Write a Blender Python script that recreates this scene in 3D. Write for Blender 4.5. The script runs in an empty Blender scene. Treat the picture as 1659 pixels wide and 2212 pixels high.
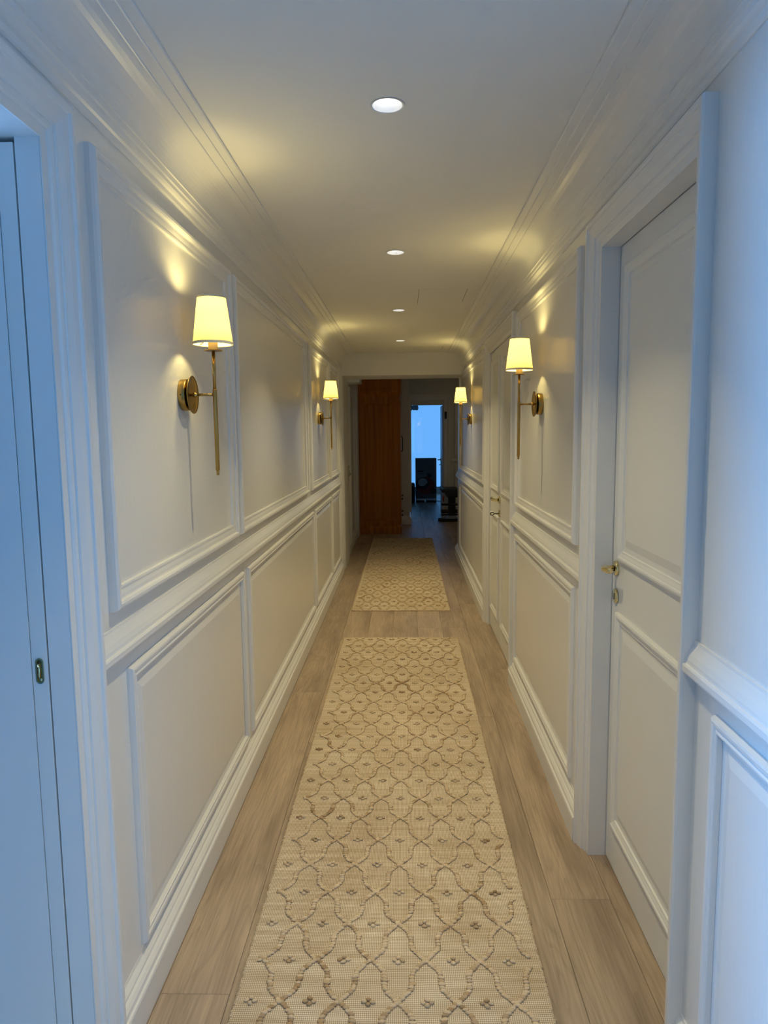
import bpy, bmesh, math, random
from mathutils import Matrix, Vector

rnd = random.Random(7)
SC = bpy.context.scene
COL = SC.collection
PI = math.pi

# ------------------------------------------------------------------ camera
FPX = 1498.8
CAM_H = 1.5
_p, _y, _r = math.radians(6.468), math.radians(1.839), math.radians(-0.635)


def cam_axes():
    cp, sp, cy, sy, cr, sr = math.cos(_p), math.sin(_p), math.cos(_y), math.sin(_y), math.cos(_r), math.sin(_r)
    Rz = Matrix(((cy, sy, 0), (-sy, cy, 0), (0, 0, 1)))
    Rx = Matrix(((1, 0, 0), (0, cp, -sp), (0, sp, cp)))
    Ry = Matrix(((cr, 0, sr), (0, 1, 0), (-sr, 0, cr)))
    M = Ry @ Rx @ Rz
    return M[0], M[1], M[2]          # right, forward, up in world


cd = bpy.data.cameras.new('camera')
cam = bpy.data.objects.new('camera', cd)
COL.objects.link(cam)
r_, f_, u_ = cam_axes()
cam.matrix_world = Matrix(((r_[0], u_[0], -f_[0], 0), (r_[1], u_[1], -f_[1], 0), (r_[2], u_[2], -f_[2], CAM_H), (0, 0, 0, 1)))
cd.sensor_fit = 'HORIZONTAL'
cd.sensor_width = 36.0
cd.lens = 36.0 * FPX / 1659.0
cd.clip_start = 0.02
SC.camera = cam

# ------------------------------------------------------------------ light and exposure
DAY = (0.145, 0.45, 1.0)             # dusk daylight as the camera's white balance shows it
WARM = (1.0, 0.855, 0.49)             # recessed lamps
GLOW = (1.0, 0.80, 0.30)             # sconce bulbs
E_DOWN = 5.1
E_SCONCE = 5.8
E_BACK = 1.6
E_LEFT = 255.0

w = bpy.data.worlds.new('sky')
SC.world = w
w.use_nodes = True
bg = w.node_tree.nodes['Background']
bg.inputs[0].default_value = (*DAY, 1)
bg.inputs[1].default_value = 1.1

SC.view_settings.view_transform = 'Standard'
SC.view_settings.look = 'None'
SC.view_settings.gamma = 1.0
SC.view_settings.exposure = 0.0
SC.view_settings.use_curve_mapping = False
try:
    SC.cycles.use_denoising = True
    SC.cycles.denoiser = 'OPENIMAGEDENOISE'
    SC.cycles.max_bounces = 6
    SC.cycles.diffuse_bounces = 4
    SC.cycles.glossy_bounces = 2
    SC.cycles.transmission_bounces = 3
    SC.cycles.transparent_max_bounces = 6
    SC.cycles.use_adaptive_sampling = True
    SC.cycles.adaptive_threshold = 0.1
    SC.cycles.adaptive_min_samples = 16
    SC.cycles.caustics_reflective = False
    SC.cycles.caustics_refractive = False
    SC.cycles.sample_clamp_indirect = 4.0
except Exception:
    pass


def area_light(name, loc, direction, sx, sy, color, energy, spread=180):
    l = bpy.data.lights.new(name, 'AREA')
    l.shape = 'RECTANGLE'
    l.size, l.size_y = sx, sy
    l.color = color
    l.energy = energy
    l.spread = math.radians(spread)
    o = bpy.data.objects.new(name, l)
    COL.objects.link(o)
    o.location = loc
    o.rotation_euler = Vector(direction).to_track_quat('-Z', 'Z').to_euler()
    return o


# daylight entering the window behind the camera and the window of the side room
area_light('daylight_back_window', (-0.04, -2.46, 1.35), (0, 1, 0), 1.0, 1.7, DAY, E_BACK)
area_light('daylight_side_window', (-3.04, 1.70, 1.82), (1, -0.12, -0.1), 0.60, 0.9, DAY, E_LEFT)

# ------------------------------------------------------------------ dimensions
XL, XR = -0.715, 0.640               # corridor walls
ZC = 2.37                            # ceiling
Y_BACK = -2.5
Y_LINT0, Y_LINT1, Z_LINT = 7.70, 8.25, 2.13
Y_RIGHT_END = 8.55
HALL_Z = 2.62

# ------------------------------------------------------------------ materials
def nodes_of(name):
    m = bpy.data.materials.new(name)
    m.use_nodes = True
    nt = m.node_tree
    return m, nt, nt.nodes['Principled BSDF']


def N(nt, t, **kw):
    n = nt.nodes.new(t)
    for k, v in kw.items():
        setattr(n, k, v)
    return n


def flat(name, col, rough=0.5, metal=0.0, bump=0.0, scale=80.0, var=0.0, stretch=None, spec=None):
    m, nt, b = nodes_of(name)
    b.inputs['Base Color'].default_value = (*col, 1)
    b.inputs['Roughness'].default_value = rough
    b.inputs['Metallic'].default_value = metal
    if spec is not None:
        b.inputs['Specular IOR Level'].default_value = spec
    tc = N(nt, 'ShaderNodeTexCoord')
    mp = N(nt, 'ShaderNodeMapping')
    if stretch:
        mp.inputs['Scale'].default_value = stretch
    nt.links.new(tc.outputs['Object'], mp.inputs[0])
    no = N(nt, 'ShaderNodeTexNoise')
    no.inputs['Scale'].default_value = scale
    no.inputs['Detail'].default_value = 4
    nt.links.new(mp.outputs[0], no.inputs['Vector'])
    if var > 0:
        mx = N(nt, 'ShaderNodeMix', data_type='RGBA')
        mx.inputs['A'].default_value = (*[c * (1 - var) for c in col], 1)
        mx.inputs['B'].default_value = (*[min(1, c * (1 + var)) for c in col], 1)
        nt.links.new(no.outputs['Fac'], mx.inputs['Factor'])
        nt.links.new(mx.outputs['Result'], b.inputs['Base Color'])
    if bump > 0:
        bp = N(nt, 'ShaderNodeBump')
        bp.inputs['Strength'].default_value = bump
        bp.inputs['Distance'].default_value = 0.002
        nt.links.new(no.outputs['Fac'], bp.inputs['Height'])
        nt.links.new(bp.outputs[0], b.inputs['Normal'])
    return m


def paint_brushed():
    """semi-gloss white wall paint with faint roller and brush strokes"""
    m, nt, b = nodes_of('white_wall_paint')
    b.inputs['Base Color'].default_value = (0.80, 0.79, 0.765, 1)
    b.inputs['Roughness'].default_value = 0.27
    b.inputs['Specular IOR Level'].default_value = 0.75
    tc = N(nt, 'ShaderNodeTexCoord')
    mp = N(nt, 'ShaderNodeMapping')
    mp.inputs['Scale'].default_value = (1, 1.0, 0.22)
    nt.links.new(tc.outputs['Object'], mp.inputs[0])
    n1 = N(nt, 'ShaderNodeTexNoise')
    n1.inputs['Scale'].default_value = 70
    n1.inputs['Detail'].default_value = 2
    nt.links.new(mp.outputs[0], n1.inputs['Vector'])
    b1 = N(nt, 'ShaderNodeBump')
    b1.inputs['Strength'].default_value = 0.20
    b1.inputs['Distance'].default_value = 0.002
    nt.links.new(n1.outputs['Fac'], b1.inputs['Height'])
    nt.links.new(b1.outputs[0], b.inputs['Normal'])
    return m


M_WALL = paint_brushed()
M_TRIM = flat('white_trim_paint', (0.80, 0.79, 0.77), 0.32)
M_DOOR = flat('white_door_paint', (0.79, 0.785, 0.76), 0.35)
M_CEIL = flat('ceiling_paint', (0.80, 0.785, 0.755), 0.75)
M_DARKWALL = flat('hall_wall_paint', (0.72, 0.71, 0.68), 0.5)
M_SIDEROOM = flat('side_room_paint', (0.20, 0.20, 0.20), 0.7)
M_VOID = flat('void', (0.02, 0.02, 0.02), 0.9)
M_BRASS = flat('aged_brass', (0.40, 0.26, 0.08), 0.28, 1.0, bump=0.05, scale=140, var=0.12, stretch=(1, 1, 0.15))
M_POLBRASS = flat('polished_brass', (0.78, 0.66, 0.36), 0.12, 1.0)
M_DARKMETAL = flat('dark_bronze', (0.10, 0.08, 0.05), 0.35, 1.0)
M_BLACK = flat('black_vinyl', (0.018, 0.02, 0.022), 0.45)
M_BLACKMETAL = flat('black_steel', (0.015, 0.016, 0.018), 0.35, 0.4)
M_GREYMETAL = flat('grey_steel', (0.25, 0.26, 0.27), 0.35, 0.8)
M_CARTON = flat('grey_carton', (0.19, 0.18, 0.165), 0.7, var=0.08, scale=8)
M_INK = flat('black_print', (0.02, 0.02, 0.02), 0.6)
M_REDINK = flat('red_print', (0.28, 0.012, 0.012), 0.55)
M_PALEINK = flat('pale_print', (0.42, 0.41, 0.38), 0.6)
M_NAVY = flat('navy_fabric', (0.02, 0.025, 0.045), 0.8, bump=0.2, scale=300)
M_WHITEPLASTIC = flat('white_plastic', (0.82, 0.82, 0.82), 0.3)
M_PALEGLASS = flat('frosted_blue_glass', (0.45, 0.55, 0.62), 0.3)
M_REFLECTOR = flat('white_reflector', (0.9, 0.9, 0.9), 0.35)
M_RED = flat('red_plastic', (0.35, 0.01, 0.02), 0.35)


def wood_floor():
    m, nt, b = nodes_of('whitewashed_oak')
    tc = N(nt, 'ShaderNodeTexCoord')
    oi = N(nt, 'ShaderNodeObjectInfo')
    add = N(nt, 'ShaderNodeVectorMath', operation='ADD')
    sc = N(nt, 'ShaderNodeVectorMath', operation='SCALE')
    comb = N(nt, 'ShaderNodeCombineXYZ')
    nt.links.new(oi.outputs['Random'], comb.inputs[0])
    nt.links.new(oi.outputs['Random'], comb.inputs[1])
    nt.links.new(oi.outputs['Random'], comb.inputs[2])
    nt.links.new(comb.outputs[0], sc.inputs[0])
    sc.inputs['Scale'].default_value = 37.0
    nt.links.new(tc.outputs['Object'], add.inputs[0])
    nt.links.new(sc.outputs[0], add.inputs[1])
    # cathedral figure
    mp = N(nt, 'ShaderNodeMapping')
    mp.inputs['Scale'].default_value = (5.5, 0.55, 1)
    nt.links.new(add.outputs[0], mp.inputs[0])
    fig = N(nt, 'ShaderNodeTexNoise')
    fig.inputs['Scale'].default_value = 1.0
    fig.inputs['Detail'].default_value = 2.5
    fig.inputs['Distortion'].default_value = 0.4
    nt.links.new(mp.outputs[0], fig.inputs['Vector'])
    mul = N(nt, 'ShaderNodeMath', operation='MULTIPLY')
    mul.inputs[1].default_value = 16.0
    nt.links.new(fig.outputs['Fac'], mul.inputs[0])
    fr = N(nt, 'ShaderNodeMath', operation='FRACT')
    nt.links.new(mul.outputs[0], fr.inputs[0])
    ring = N(nt, 'ShaderNodeValToRGB')
    ring.color_ramp.elements[0].position = 0.0
    ring.color_ramp.elements[0].color = (0.35, 0.35, 0.35, 1)
    ring.color_ramp.elements[1].position = 0.35
    ring.color_ramp.elements[1].color = (1, 1, 1, 1)
    e = ring.color_ramp.elements.new(0.9)
    e.color = (0.8, 0.8, 0.8, 1)
    nt.links.new(fr.outputs[0], ring.inputs[0])
    # fine pores along the grain
    mp2 = N(nt, 'ShaderNodeMapping')
    mp2.inputs['Scale'].default_value = (160, 5, 1)
    nt.links.new(add.outputs[0], mp2.inputs[0])
    por = N(nt, 'ShaderNodeTexNoise')
    por.inputs['Scale'].default_value = 1.0
    por.inputs['Detail'].default_value = 3
    nt.links.new(mp2.outputs[0], por.inputs['Vector'])
    # broad grey-brown drift
    mp3 = N(nt, 'ShaderNodeMapping')
    mp3.inputs['Scale'].default_value = (7, 1.2, 1)
    nt.links.new(add.outputs[0], mp3.inputs[0])
    dr = N(nt, 'ShaderNodeTexNoise')
    dr.inputs['Scale'].default_value = 1.3
    dr.inputs['Detail'].default_value = 5
    nt.links.new(mp3.outputs[0], dr.inputs['Vector'])
    base = N(nt, 'ShaderNodeValToRGB')
    el = base.color_ramp.elements
    el[0].position, el[0].color = 0.30, (0.315, 0.232, 0.168, 1)
    el[1].position, el[1].color = 0.72, (0.51, 0.395, 0.285, 1)
    e = el.new(0.5)
    e.color = (0.415, 0.316, 0.23, 1)
    nt.links.new(dr.outputs['Fac'], base.inputs[0])
    m1 = N(nt, 'ShaderNodeMix', data_type='RGBA', blend_type='MULTIPLY')
    m1.inputs['Factor'].default_value = 0.26
    nt.links.new(base.outputs[0], m1.inputs['A'])
    nt.links.new(ring.outputs[0], m1.inputs['B'])
    m2 = N(nt, 'ShaderNodeMix', data_type='RGBA', blend_type='OVERLAY')
    m2.inputs['Factor'].default_value = 0.40
    nt.links.new(m1.outputs['Result'], m2.inputs['A'])
    nt.links.new(por.outputs['Fac'], m2.inputs['B'])
    # plank to plank tone
    hsv = N(nt, 'ShaderNodeHueSaturation')
    mr = N(nt, 'ShaderNodeMapRange')
    mr.inputs[3].default_value = 0.86
    mr.inputs[4].default_value = 1.12
    nt.links.new(oi.outputs['Random'], mr.inputs[0])
    nt.links.new(mr.outputs[0], hsv.inputs['Value'])
    nt.links.new(m2.outputs['Result'], hsv.inputs['Color'])
    nt.links.new(hsv.outputs[0], b.inputs['Base Color'])
    b.inputs['Roughness'].default_value = 0.42
    return m


M_FLOOR = wood_floor()


def wardrobe_wood():
    m, nt, b = nodes_of('honey_pine')
    tc = N(nt, 'ShaderNodeTexCoord')
    mp = N(nt, 'ShaderNodeMapping')
    mp.inputs['Scale'].default_value = (26, 26, 0.9)
    nt.links.new(tc.outputs['Object'], mp.inputs[0])
    no = N(nt, 'ShaderNodeTexNoise')
    no.inputs['Scale'].default_value = 1.0
    no.inputs['Detail'].default_value = 6
    nt.links.new(mp.outputs[0], no.inputs['Vector'])
    cr = N(nt, 'ShaderNodeValToRGB')
    el = cr.color_ramp.elements
    el[0].position, el[0].color = 0.25, (0.34, 0.10, 0.008, 1)
    el[1].position, el[1].color = 0.75, (0.58, 0.21, 0.02, 1)
    nt.links.new(no.outputs['Fac'], cr.inputs[0])
    nt.links.new(cr.outputs[0], b.inputs['Base Color'])
    b.inputs['Roughness'].default_value = 0.5
    b.inputs['Specular IOR Level'].default_value = 0.25
    return m


M_WOOD = wardrobe_wood()


def weave():
    m, nt, b = nodes_of('jute_weave')
    tc = N(nt, 'ShaderNodeTexCoord')

    def bands(axis, period):
        sep = N(nt, 'ShaderNodeSeparateXYZ')
        nt.links.new(tc.outputs['Object'], sep.inputs[0])
        k = N(nt, 'ShaderNodeMath', operation='MULTIPLY')
        k.inputs[1].default_value = 2 * PI / period
        nt.links.new(sep.outputs[axis], k.inputs[0])
        jit = N(nt, 'ShaderNodeTexNoise')
        jit.inputs['Scale'].default_value = 26
        nt.links.new(tc.outputs['Object'], jit.inputs['Vector'])
        j2 = N(nt, 'ShaderNodeMath', operation='MULTIPLY_ADD')
        j2.inputs[1].default_value = 3.0
        nt.links.new(jit.outputs['Fac'], j2.inputs[0])
        nt.links.new(k.outputs[0], j2.inputs[2])
        s = N(nt, 'ShaderNodeMath', operation='SINE')
        nt.links.new(j2.outputs[0], s.inputs[0])
        a = N(nt, 'ShaderNodeMath', operation='MULTIPLY_ADD')
        a.inputs[1].default_value = 0.5
        a.inputs[2].default_value = 0.5
        nt.links.new(s.outputs[0], a.inputs[0])
        return a

    wx, wy = bands(0, 0.0052), bands(1, 0.0062)
    hgt = N(nt, 'ShaderNodeMath', operation='MULTIPLY')
    nt.links.new(wx.outputs[0], hgt.inputs[0])
    nt.links.new(wy.outputs[0], hgt.inputs[1])
    # weft streaks: rows of slightly different dye
    mp = N(nt, 'ShaderNodeMapping')
    mp.inputs['Scale'].default_value = (2.2, 45, 1)
    nt.links.new(tc.outputs['Object'], mp.inputs[0])
    st = N(nt, 'ShaderNodeTexNoise')
    st.inputs['Scale'].default_value = 1
    st.inputs['Detail'].default_value = 4
    nt.links.new(mp.outputs[0], st.inputs['Vector'])
    big = N(nt, 'ShaderNodeTexNoise')
    big.inputs['Scale'].default_value = 3.2
    big.inputs['Detail'].default_value = 3
    nt.links.new(tc.outputs['Object'], big.inputs['Vector'])
    mixf = N(nt, 'ShaderNodeMath', operation='MULTIPLY_ADD')
    mixf.inputs[1].default_value = 0.55
    nt.links.new(st.outputs['Fac'], mixf.inputs[0])
    h2 = N(nt, 'ShaderNodeMath', operation='MULTIPLY')
    h2.inputs[1].default_value = 0.45
    nt.links.new(big.outputs['Fac'], h2.inputs[0])
    nt.links.new(h2.outputs[0], mixf.inputs[2])
    cr = N(nt, 'ShaderNodeValToRGB')
    el = cr.color_ramp.elements
    el[0].position, el[0].color = 0.36, (0.66, 0.52, 0.36, 1)
    el[1].position, el[1].color = 0.62, (0.96, 0.83, 0.66, 1)
    nt.links.new(mixf.outputs[0], cr.inputs[0])
    dk = N(nt, 'ShaderNodeMix', data_type='RGBA')
    dk.inputs['A'].default_value = (0.24, 0.165, 0.09, 1)
    nt.links.new(cr.outputs[0], dk.inputs['B'])
    ramp = N(nt, 'ShaderNodeMapRange')
    ramp.inputs[1].default_value = 0.0
    ramp.inputs[2].default_value = 0.34
    ramp.inputs[3].default_value = 0.26
    nt.links.new(hgt.outputs[0], ramp.inputs[0])
    nt.links.new(ramp.outputs[0], dk.inputs['Factor'])
    nt.links.new(dk.outputs['Result'], b.inputs['Base Color'])
    b.inputs['Roughness'].default_value = 0.85
    b.inputs['Specular IOR Level'].default_value = 0.2
    bp = N(nt, 'ShaderNodeBump')
    bp.inputs['Strength'].default_value = 0.7
    bp.inputs['Distance'].default_value = 0.0018
    nt.links.new(hgt.outputs[0], bp.inputs['Height'])
    nt.links.new(bp.outputs[0], b.inputs['Normal'])
    return m


M_WEAVE = weave()


def yarn():
    m, nt, b = nodes_of('jute_yarn')
    at = N(nt, 'ShaderNodeAttribute')
    at.attribute_name = 'tone'
    tc = N(nt, 'ShaderNodeTexCoord')
    no = N(nt, 'ShaderNodeTexNoise')
    no.inputs['Scale'].default_value = 420
    nt.links.new(tc.outputs['Object'], no.inputs['Vector'])
    cr = N(nt, 'ShaderNodeValToRGB')
    el = cr.color_ramp.elements
    el[0].position, el[0].color = 0.0, (0.40, 0.265, 0.14, 1)
    el[1].position, el[1].color = 1.0, (0.72, 0.58, 0.405, 1)
    e = el.new(0.35)
    e.color = (0.59, 0.45, 0.295, 1)
    nt.links.new(at.outputs['Fac'], cr.inputs[0])
    nt.links.new(cr.outputs[0], b.inputs['Base Color'])
    b.inputs['Roughness'].default_value = 0.7
    b.inputs['Specular IOR Level'].default_value = 0.3
    return m


M_YARN = yarn()


def emit(name, col, s):
    m = bpy.data.materials.new(name)
    m.use_nodes = True
    nt = m.node_tree
    nt.nodes.clear()
    e = N(nt, 'ShaderNodeEmission')
    e.inputs[0].default_value = (*col, 1)
    e.inputs[1].default_value = s
    o = N(nt, 'ShaderNodeOutputMaterial')
    nt.links.new(e.outputs[0], o.inputs[0])
    return m


M_LED = emit('led_lens', (1.0, 0.97, 0.9), 7.0)


def bulb_mat():
    m = bpy.data.materials.new('clear_bulb')
    m.use_nodes = True
    nt = m.node_tree
    nt.nodes.clear()
    t = N(nt, 'ShaderNodeBsdfTransparent')
    e = N(nt, 'ShaderNodeEmission')
    e.inputs[0].default_value = (*GLOW, 1)
    e.inputs[1].default_value = 6.0
    mx = N(nt, 'ShaderNodeMixShader')
    mx.inputs[0].default_value = 0.15
    nt.links.new(t.outputs[0], mx.inputs[1])
    nt.links.new(e.outputs[0], mx.inputs[2])
    o = N(nt, 'ShaderNodeOutputMaterial')
    nt.links.new(mx.outputs[0], o.inputs[0])
    m.cycles.emission_sampling = 'NONE'
    return m


M_BULB = bulb_mat()


def shade_mat():
    m = bpy.data.materials.new('linen_shade')
    m.use_nodes = True
    nt = m.node_tree
    nt.nodes.clear()
    tc = N(nt, 'ShaderNodeTexCoord')
    no = N(nt, 'ShaderNodeTexNoise')
    no.inputs['Scale'].default_value = 500
    nt.links.new(tc.outputs['Object'], no.inputs['Vector'])
    bp = N(nt, 'ShaderNodeBump')
    bp.inputs['Strength'].default_value = 0.15
    bp.inputs['Distance'].default_value = 0.001
    nt.links.new(no.outputs['Fac'], bp.inputs['Height'])
    d = N(nt, 'ShaderNodeBsdfDiffuse')
    d.inputs[0].default_value = (0.62, 0.53, 0.34, 1)
    t = N(nt, 'ShaderNodeBsdfTranslucent')
    t.inputs[0].default_value = (0.82, 0.625, 0.27, 1)
    nt.links.new(bp.outputs[0], d.inputs['Normal'])
    mx = N(nt, 'ShaderNodeMixShader')
    mx.inputs[0].default_value = 0.18
    nt.links.new(d.outputs[0], mx.inputs[1])
    nt.links.new(t.outputs[0], mx.inputs[2])
    o = N(nt, 'ShaderNodeOutputMaterial')
    nt.links.new(mx.outputs[0], o.inputs[0])
    return m


M_SHADE = shade_mat()
M_TAPE = flat('shade_tape', (0.72, 0.66, 0.50), 0.8)
M_SLEEVE = flat('candle_sleeve', (0.85, 0.62, 0.25), 0.6)


def glass_mat():
    m = bpy.data.materials.new('window_glass')
    m.use_nodes = True
    nt = m.node_tree
    nt.nodes.clear()
    t = N(nt, 'ShaderNodeBsdfTransparent')
    g = N(nt, 'ShaderNodeBsdfGlossy')
    g.inputs['Roughness'].default_value = 0.02
    mx = N(nt, 'ShaderNodeMixShader')
    mx.inputs[0].default_value = 0.06
    nt.links.new(t.outputs[0], mx.inputs[1])
    nt.links.new(g.outputs[0], mx.inputs[2])
    o = N(nt, 'ShaderNodeOutputMaterial')
    nt.links.new(mx.outputs[0], o.inputs[0])
    return m


M_GLASS = glass_mat()

# ------------------------------------------------------------------ mesh helpers
class MB:
    def __init__(self):
        self.v, self.f, self.sm = [], [], []

    def add(self, verts, faces, smooth=False):
        o = len(self.v)
        self.v += [tuple(p) for p in verts]
        self.f += [tuple(o + i for i in f) for f in faces]
        self.sm += [smooth] * len(faces)
        return self

    def box(self, x0, x1, y0, y1, z0, z1):
        v = [(x, y, z) for z in (z0, z1) for y in (y0, y1) for x in (x0, x1)]
        return self.add(v, [(0, 2, 3, 1), (4, 5, 7, 6), (0, 1, 5, 4), (2, 6, 7, 3), (0, 4, 6, 2), (1, 3, 7, 5)])

    def lathe(self, prof, seg=32, axis='z', c=(0, 0, 0), smooth=True, caps=True):
        """prof: list of (radius, height); axis the direction of the height"""
        vs, fs = [], []
        n = len(prof)
        for r, h in prof:
            for k in range(seg):
                a = 2 * PI * k / seg
                p = (r * math.cos(a), r * math.sin(a), h)
                if axis == 'x':
                    p = (h, p[0], p[1])
                elif axis == 'y':
                    p = (p[0], h, p[1])
                vs.append((p[0] + c[0], p[1] + c[1], p[2] + c[2]))
        for i in range(n - 1):
            for k in range(seg):
                a, b2 = i * seg + k, i * seg + (k + 1) % seg
                fs.append((a, b2, b2 + seg, a + seg))
        self.add(vs, fs, smooth)
        if caps:
            o = len(self.v) - len(vs)
            for i in (0, n - 1):
                if prof[i][0] > 1e-6:
                    self.f.append(tuple(o + i * seg + k for k in range(seg)))
                    self.sm.append(False)
        return self

    def tube(self, pts, rad, seg=12, smooth=True):
        """round bar along a polyline; rad a number or a list"""
        pts = [Vector(p) for p in pts]
        rads = rad if isinstance(rad, (list, tuple)) else [rad] * len(pts)
        rings = []
        up = None
        for i, p in enumerate(pts):
            t = (pts[min(i + 1, len(pts) - 1)] - pts[max(i - 1, 0)]).normalized()
            if up is None:
                up = Vector((0, 0, 1)) if abs(t.z) < 0.9 else Vector((1, 0, 0))
            s = t.cross(up).normalized()
            up = s.cross(t).normalized()
            rings.append([p + rads[i] * (math.cos(2 * PI * k / seg) * s + math.sin(2 * PI * k / seg) * up) for k in range(seg)])
        vs = [q for r in rings for q in r]
        fs = []
        for i in range(len(pts) - 1):
            for k in range(seg):
                a, b2 = i * seg + k, i * seg + (k + 1) % seg
                fs.append((a, b2, b2 + seg, a + seg))
        self.add(vs, fs, smooth)
        o = len(self.v) - len(vs)
        for i in (0, len(pts) - 1):
            self.f.append(tuple(o + i * seg + k for k in range(seg)))
            self.sm.append(False)
        return self

    def mesh(self, name):
        me = bpy.data.meshes.new(name)
        me.from_pydata(self.v, [], self.f)
        bm = bmesh.new()
        bm.from_mesh(me)
        bmesh.ops.recalc_face_normals(bm, faces=bm.faces)
        bm.to_mesh(me)
        bm.free()
        for p, s in zip(me.polygons, self.sm):
            p.use_smooth = s
        return me

    def build(self, name, mat, parent=None, **tags):
        return obj(name, self.mesh(name), mat, parent, **tags)


def obj(name, me, mat, parent=None, label=None, category=None, group=None, kind=None):
    o = bpy.data.objects.new(name, me)
    if mat is not None and not me.materials:
        me.materials.append(mat)
    COL.objects.link(o)
    if parent is not None:
        o.parent = parent
    tag(o, label, category, group, kind)
    return o


def tag(o, label=None, category=None, group=None, kind=None):
    if label:
        o['label'] = label
    if category:
        o['category'] = category
    if group:
        o['group'] = group
    if kind:
        o['kind'] = kind
    return o


def empty(name, loc=(0, 0, 0), rz=0.0, **tags):
    o = bpy.data.objects.new(name, None)
    COL.objects.link(o)
    o.location = loc
    o.rotation_euler = (0, 0, rz)
    o.empty_display_size = 0.05
    return tag(o, **tags)


def copy_tree(o, parent=None):
    c = o.copy()
    COL.objects.link(c)
    c.parent = parent
    for ch in list(o.children):
        copy_tree(ch, c)
    return c


def bevel(me, width, segs=2, angle=30):
    bm = bmesh.new()
    bm.from_mesh(me)
    bmesh.ops.remove_doubles(bm, verts=bm.verts, dist=1e-6)
    es = [e for e in bm.edges if len(e.link_faces) == 2 and e.calc_face_angle(0) > math.radians(angle)]
    bmesh.ops.bevel(bm, geom=es, offset=width, segments=segs, affect='EDGES', profile=0.6)
    bm.to_mesh(me)
    bm.free()
    return me


# surfaces a moulding can sit on: map (u along, z up, d proud) to the world
def on_left(u, z, d, x=XL):
    return (x + d, u, z)


def on_right(u, z, d, x=XR):
    return (x - d, u, z)


def plane_left(x):
    return lambda u, z, d: (x + d, u, z)


def plane_right(x):
    return lambda u, z, d: (x - d, u, z)


def plane_front(y):
    return lambda u, z, d: (u, y - d, z)


def run(m, prof, u0, u1, name, mat, parent=None, **tags):
    """straight moulding: profile of (d, z) from u0 to u1 with closed ends"""
    b = MB()
    n = len(prof)
    vs = [m(u0, z, d) for d, z in prof] + [m(u1, z, d) for d, z in prof]
    fs = [(i, (i + 1) % n, n + (i + 1) % n, n + i) for i in range(n)]
    b.add(vs, fs + [tuple(range(n)), tuple(range(n, 2 * n))])
    return b.build(name, mat, parent, **tags)


def frame(m, prof, u0, u1, z0, z1, name, mat, parent=None, **tags):
    """mitred rectangular moulding: profile of (w inward, d proud)"""
    b = MB()
    vs, fs = [], []
    for w_, d in prof:
        vs += [m(u0 + w_, z0 + w_, d), m(u1 - w_, z0 + w_, d), m(u1 - w_, z1 - w_, d), m(u0 + w_, z1 - w_, d)]
    n = len(prof)
    for i in range(n - 1):
        for k in range(4):
            a, c = i * 4 + k, i * 4 + (k + 1) % 4
            fs.append((a, c, c + 4, a + 4))
    for k in range(4):                       # back against the wall
        a, c = (n - 1) * 4 + k, (n - 1) * 4 + (k + 1) % 4
        fs.append((a, c, (k + 1) % 4, k))
    b.add(vs, fs)
    return b.build(name, mat, parent, **tags)


def casing(m, prof, u0, u1, z1, name, mat, parent=None, z0=0.0, **tags):
    """mitred door surround: two legs and a head; profile of (w inward from the outer edge, d proud)"""
    b = MB()
    vs, fs = [], []
    for w_, d in prof:
        vs += [m(u0 + w_, z0, d), m(u0 + w_, z1 - w_, d), m(u1 - w_, z1 - w_, d), m(u1 - w_, z0, d)]
    n = len(prof)
    for i in range(n):
        j = (i + 1) % n
        for k in range(3):
            fs.append((i * 4 + k, i * 4 + k + 1, j * 4 + k + 1, j * 4 + k))
    b.add(vs, fs + [tuple(i * 4 for i in range(n)), tuple(i * 4 + 3 for i in range(n))])
    return b.build(name, mat, parent, **tags)


# ------------------------------------------------------------------ profiles
P_UPPER = [(0, 0), (0, .012), (.003, .019), (.009, .0235), (.016, .0235), (.021, .020), (.0225, .013), (.025, .0115), (.034, .011), (.044, .0085), (.050, .0095), (.055, .0085), (.0565, 0)]
P_LOWER = [(0, 0), (0, .006), (.004, .015), (.009, .0165), (.016, .0155), (.020, .012), (.022, .012), (.026, .0145), (.0285, .0145), (.030, .012), (.0305, .0005)]
P_BEVEL = [(.0305, 0), (.052, .0005), (.082, .0075), (.084, .0075), (.084, 0)]
P_RAIL = [(0, .962), (.024, .964), (.029, .967), (.031, .972), (.031, .984), (.028, .988), (.024, .989), (.023, .993), (.0225, .998), (.018, 1.010), (.011, 1.022), (.006, 1.032), (.005, 1.038), (0, 1.038)]
P_BASE = [(0, 0), (.038, 0), (.038, .082), (.036, .088), (.031, .0905), (.030, .095), (.029, .101), (.023, .109), (.017, .113), (.016, .119), (.012, .124), (.006, .130), (.004, .137), (0, .137)]
P_CASE = [(0, 0), (0, .029), (.002, .033), (.006, .0345), (.014, .0345), (.018, .033), (.0195, .029), (.0215, .0275), (.036, .0245), (.050, .018), (.053, .017), (.054, .0125), (.058, .0125), (.064, .0105), (.068, .0065), (.069, .004), (.090, .003), (.090, 0)]


def cornice_profile(z):
    p = [(0, z), (.176, z), (.176, z - .007), (.173, z - .0095), (.150, z - .0095), (.149, z - .0135), (.146, z - .0145), (.118, z - .0145), (.117, z - .0185), (.114, z - .0195), (.108, z - .0195)]
    cx, cz, rr = .108, z - .0955, .076
    for k in range(1, 11):
        a = PI / 2 + (PI / 2) * k / 10
        p.append((cx + rr * math.cos(a), cz + rr * math.sin(a)))
    p += [(.032, z - .102), (.0275, z - .103), (.0265, z - .118), (.0225, z - .121), (.0215, z - .131), (.016, z - .137), (.010, z - .141), (.008, z - .153), (.004, z - .157), (0, z - .157)]
    return p


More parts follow.
